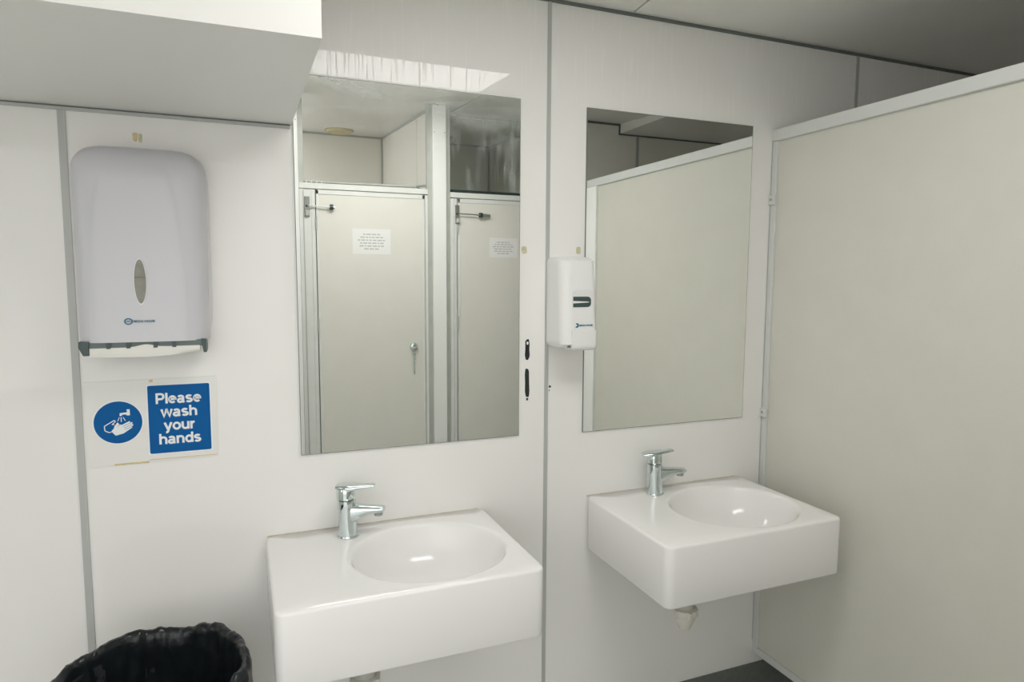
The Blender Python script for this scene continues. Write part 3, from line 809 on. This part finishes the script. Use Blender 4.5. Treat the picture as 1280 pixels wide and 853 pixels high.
# ------------------------------------------------------------------ hand-wash sign
sg = thing('sign', (-0.2, 0, 1.045), 'laminated hand-washing sign with a blue circle and blue square', 'sign')
b = prism_xz([(-0.340, 1.046), (-0.060, 1.049), (-0.058, 1.252), (-0.342, 1.249)], -0.0016, -0.0002)
obj('sheet', b, 'laminate_sheet', sg)
sqx0, sqx1, sqz0, sqz1 = -0.2115, -0.0755, 1.0675, 1.2345
obj('square_border', prism_xz([(sqx0 - 0.003, sqz0 - 0.003), (sqx1 + 0.003, sqz0 - 0.003), (sqx1 + 0.003, sqz1 + 0.003), (sqx0 - 0.003, sqz1 + 0.003)], -0.0019, -0.0015), 'sign_white', sg)
sq = obj('blue_square', prism_xz(rr_poly(sqx0, sqx1, sqz0, sqz1, 0.004), -0.0023, -0.0018), 'sign_blue', sg)
tb_ = bmesh.new()
for s_, z, sx_ in (('Please', 1.1985, 1.0), ('wash', 1.1655, 1.0), ('your', 1.1325, 1.0), ('hands', 1.0985, 1.0)):
    word_bm(tb_, s_, (sqx0 + sqx1) / 2 - 0.001, z - 0.0092, 0.0192, -0.0027, -0.0022)
obj('lettering', tb_, 'sign_white', sq)
ccx, ccz, cr = -0.2755, 1.1505, 0.0505
obj('circle_border', prism_xz([(ccx + (cr + 0.003) * math.cos(2 * math.pi * i / 56), ccz + (cr + 0.003) * math.sin(2 * math.pi * i / 56)) for i in range(56)], -0.0019, -0.0015), 'sign_white', sg)
cb = obj('blue_circle', prism_xz([(ccx + cr * math.cos(2 * math.pi * i / 56), ccz + cr * math.sin(2 * math.pi * i / 56)) for i in range(56)], -0.0023, -0.0018), 'sign_blue', sg)
# pictogram drawn in units of a 100-wide circle, origin at its centre
def PG(poly, y0=-0.0027, y1=-0.0022):
    return prism_xz([(ccx + x / 50 * cr, ccz + z / 50 * cr) for x, z in poly], y0, y1)
def stroke(bm_, pts, wd):
    for (x0, z0), (x1, z1) in zip(pts[:-1], pts[1:]):
        dx, dz = x1 - x0, z1 - z0
        L = math.hypot(dx, dz); nx, nz = -dz / L * wd / 2, dx / L * wd / 2
        merge(bm_, PG([(x0 + nx, z0 + nz), (x1 + nx, z1 + nz), (x1 - nx, z1 - nz), (x0 - nx, z0 - nz)]))
pb = bmesh.new()
merge(pb, PG([(3.5, 15), (8, 15), (9, 18), (18, 18), (18, 15.5), (25, 15.5), (25, 30), (18.5, 30), (18.5, 26.5), (20, 25), (18, 23), (4, 22)]))      # spout
stroke(pb, [(3, 12), (-1, 3)], 1.3); stroke(pb, [(6.5, 12), (6.5, 1)], 1.8); stroke(pb, [(10.5, 12), (15, 3)], 1.3)                            # water
merge(pb, PG([(-15, -20), (-9, -13), (-8, -8), (-4, -3), (-2, 0), (0, -1), (2, -5), (8, -6), (20, 0), (23, 1.5), (25, 0), (24, -2), (28, -1), (30, -3), (28, -5), (31, -7), (30, -10), (27, -12), (29, -14), (26, -16), (10, -27), (-6, -31), (-9, -28)]))     # front hand
stroke(pb, [(-15, -22), (-20, -22.5), (-28, -17.5), (-28.5, -7), (-22, -3), (-8, 5.5), (-5.5, 3), (-9, -1), (-13, -4), (-8, -4.5)], 2.0)   # hand behind
obj('pictogram', pb, 'sign_white', cb)
fb = bmesh.new()
for (a, b_) in (((9, -10), (27, -2)), ((12, -14), (29, -6.5)), ((13, -18), (28, -12)), ((-2, -9), (3, -6))):
    (x0, z0), (x1, z1) = a, b_
    dx, dz = x1 - x0, z1 - z0; L = math.hypot(dx, dz); nx, nz = -dz / L * 0.4, dx / L * 0.4
    merge(fb, PG([(x0 + nx, z0 + nz), (x1 + nx, z1 + nz), (x1 - nx, z1 - nz), (x0 - nx, z0 - nz)], -0.0029, -0.0026))
obj('finger_lines', fb, 'sign_blue', cb)
obj('tape', box(-0.288, -0.214, -0.0022, -0.0014, 1.0465, 1.0505), 'tape_yellow', sg)
obj('tape', box(-0.212, -0.064, -0.0022, -0.0014, 1.0525, 1.0540), 'tape_yellow', sg)
obj('tape', box(-0.207, -0.199, -0.0022, -0.0014, 1.243, 1.249), 'tape_yellow', sg)

# ------------------------------------------------------------------ soap dispenser
sd = thing('soap_dispenser', (0.9, 0, 1.293), 'white push soap dispenser mounted between the two mirrors', 'soap dispenser')
sx0, sx1, sd_y = 0.845, 0.958, -0.112
secs = []
for k in range(25):
    v = k / 24
    z = 1.297 + (1.557 - 1.297) * v
    e = min(1, max(0, (1 - v) / 0.06)); e2 = min(1, v / 0.05)
    ins = 0.012 * (1 - math.sqrt(1 - (1 - e) ** 2)) + 0.010 * (1 - math.sqrt(1 - (1 - e2) ** 2))
    yy = sd_y + 0.014 * v ** 1.5 + ins * 1.2
    xa, xb = sx0 + ins * 0.6, sx1 - ins * 0.6 - 0.004 * v
    ring = []
    rr = 0.030
    for i in range(9):
        a = math.radians(180 + 90 * i / 8); ring.append(Vector((xa + rr * 1.2 + rr * 1.2 * math.cos(a), yy + rr + rr * math.sin(a), z)))
    rr = 0.016
    for i in range(9):
        a = math.radians(270 + 90 * i / 8); ring.append(Vector((xb - rr + rr * math.cos(a), yy + rr + rr * math.sin(a), z)))
    ring += [Vector((xb, -0.0008, z)), Vector((xa, -0.0008, z))]
    secs.append(ring)
sb = obj('housing', loft(secs), 'soap_plastic', sd, smooth=40)
yq = lambda z: sd_y + 0.014 * ((z - 1.297) / 0.26) ** 1.5
y0 = yq(1.43) - 0.0018
obj('window_surround', prism_xz(rr_poly(0.876, 0.944, 1.402, 1.464, 0.014), y0 + 0.001, y0 + 0.02), 'dispenser_back', sb)
wn = obj('sight_window', prism_xz(rr_poly(0.879, 0.936, 1.4145, 1.4445, 0.011, left_square=True), y0, y0 + 0.02), 'dark_plastic', sb)
obj('window_bar', prism_xz([(0.8785, 1.4325), (0.926, 1.4302), (0.931, 1.429), (0.926, 1.4275), (0.8785, 1.4255)], y0 - 0.0012, y0 + 0.01), 'soap_plastic', wn)
y1 = yq(1.362) - 0.0012
lg = ring_bm(0.8895, 1.3625, 0.0022, 0.0068, y1, 1.0, -130, 110, 20)
merge(lg, text_bm('MEDIA HOUSE', 0.0070, 0.8980, y1, 1.3622, 'LEFT', bold=0.0001, sx=0.95))
obj('logo', lg, 'logo_blue', sb)
pv = []
for k in range(11):
    v = k / 10
    z = 1.290 + (1.349 - 1.290) * v
    ins = 0.008 * (1 - math.sqrt(1 - max(0, 1 - v / 0.25) ** 2))
    pv.append([Vector((q[0], q[1] + ins, z)) for q in ((0.873 + ins, -0.06), (0.873 + ins, -0.109), (0.876 + ins, -0.1132), (0.882 + ins, -0.1145), (0.946 - ins, -0.1145), (0.953 - ins, -0.1125), (0.9575 - ins, -0.107), (0.9575 - ins, -0.06))])
obj('push_lever', loft(pv), 'soap_plastic', sd, smooth=40)
obj('nozzle', lathe(0.916, -0.075, [(0.012, 1.30), (0.010, 1.286), (0.005, 1.284)], 16), 'soap_plastic', sd)
obj('catch_hole', lathe_y(0.868, 1.302, [(0.003, yq(1.302) - 0.0), (0.003, yq(1.302) + 0.02)], 10), 'seam_dark', sb)

# ------------------------------------------------------------------ waste bin with liner
BX, BYc, BZ = -0.194, -0.345, 0.700
bn = thing('waste_bin', (BX, BYc, 0), 'round waste bin with a black plastic liner, beside the basin', 'waste bin')
obj('bucket', loft([circ(BX, BYc, z, r_, n=40) for r_, z in ((0.140, 0.0), (0.143, 0.01), (0.176, 0.668), (0.170, 0.668), (0.14, 0.02))]), 'bin_grey', bn, smooth=40)
secs = []
NB = 200
prof = [(0.186, 0.50, 0.4), (0.190, 0.56, 0.7), (0.191, 0.62, 0.9), (0.192, 0.67, 0.9), (0.190, 0.690, 0.8), (0.184, 0.700, 0.7), (0.177, 0.700, 0.7), (0.171, 0.690, 0.7), (0.166, 0.66, 0.9), (0.162, 0.60, 1.0), (0.156, 0.50, 1.2), (0.147, 0.35, 1.2), (0.135, 0.15, 1.0), (0.11, 0.06, 1.0), (0.03, 0.045, 0.3)]
fine = []
for (ra_, za_, aa_), (rb_, zb_, ab_) in zip(prof[:-1], prof[1:]):
    kk = 5 if abs(za_ - zb_) > 0.04 else (3 if abs(za_ - zb_) > 0.015 else 1)
    fine += [(ra_ + (rb_ - ra_) * q / kk, za_ + (zb_ - za_) * q / kk, aa_ + (ab_ - aa_) * q / kk) for q in range(kk)]
fine.append(prof[-1])
rim_i = max(range(len(fine)), key=lambda i_: fine[i_][1])
for pi_, (r_, z, am) in enumerate(fine):
    lift = max(0.2, min(1.0, (z - 0.56) / 0.10))
    ring = []
    for i in range(NB):
        a = 2 * math.pi * i / NB
        c, s_ = math.cos(a), math.sin(a)
        q = Vector((c * 3.2, s_ * 3.2, z * 3.0))
        q2 = Vector((c * 7, s_ * 7, z * 14))
        q3 = Vector((c * 15 + z * 20, s_ * 15, z * 38))
        dr = (0.008 * noise.noise(q) + 0.007 * noise.noise(q2) + 0.0035 * noise.noise(q3)) * am
        dz = (0.012 * noise.noise(Vector((c * 2.3 + 5, s_ * 2.3, 0.3))) + 0.007 * noise.noise(Vector((c * 7 + 2, s_ * 7, 0.7))) + 0.003 * noise.noise(Vector((c * 19 + 2, s_ * 19, 0.7)))) * lift
        # bunched corner of the liner towards the basin
        k = math.exp(-((math.atan2(s_, c) - 0.75) / 0.55) ** 2)
        dz += 0.014 * k * lift
        dr += 0.004 * k * (1 if pi_ <= rim_i else 0)
        rr = r_ + dr
        ring.append(Vector((BX + rr * c * 1.0, BYc + rr * s_ * 1.0, z + dz)))
    secs.append(ring)
obj('liner', loft(secs, cap0=False), 'bag_black', bn, smooth=60)
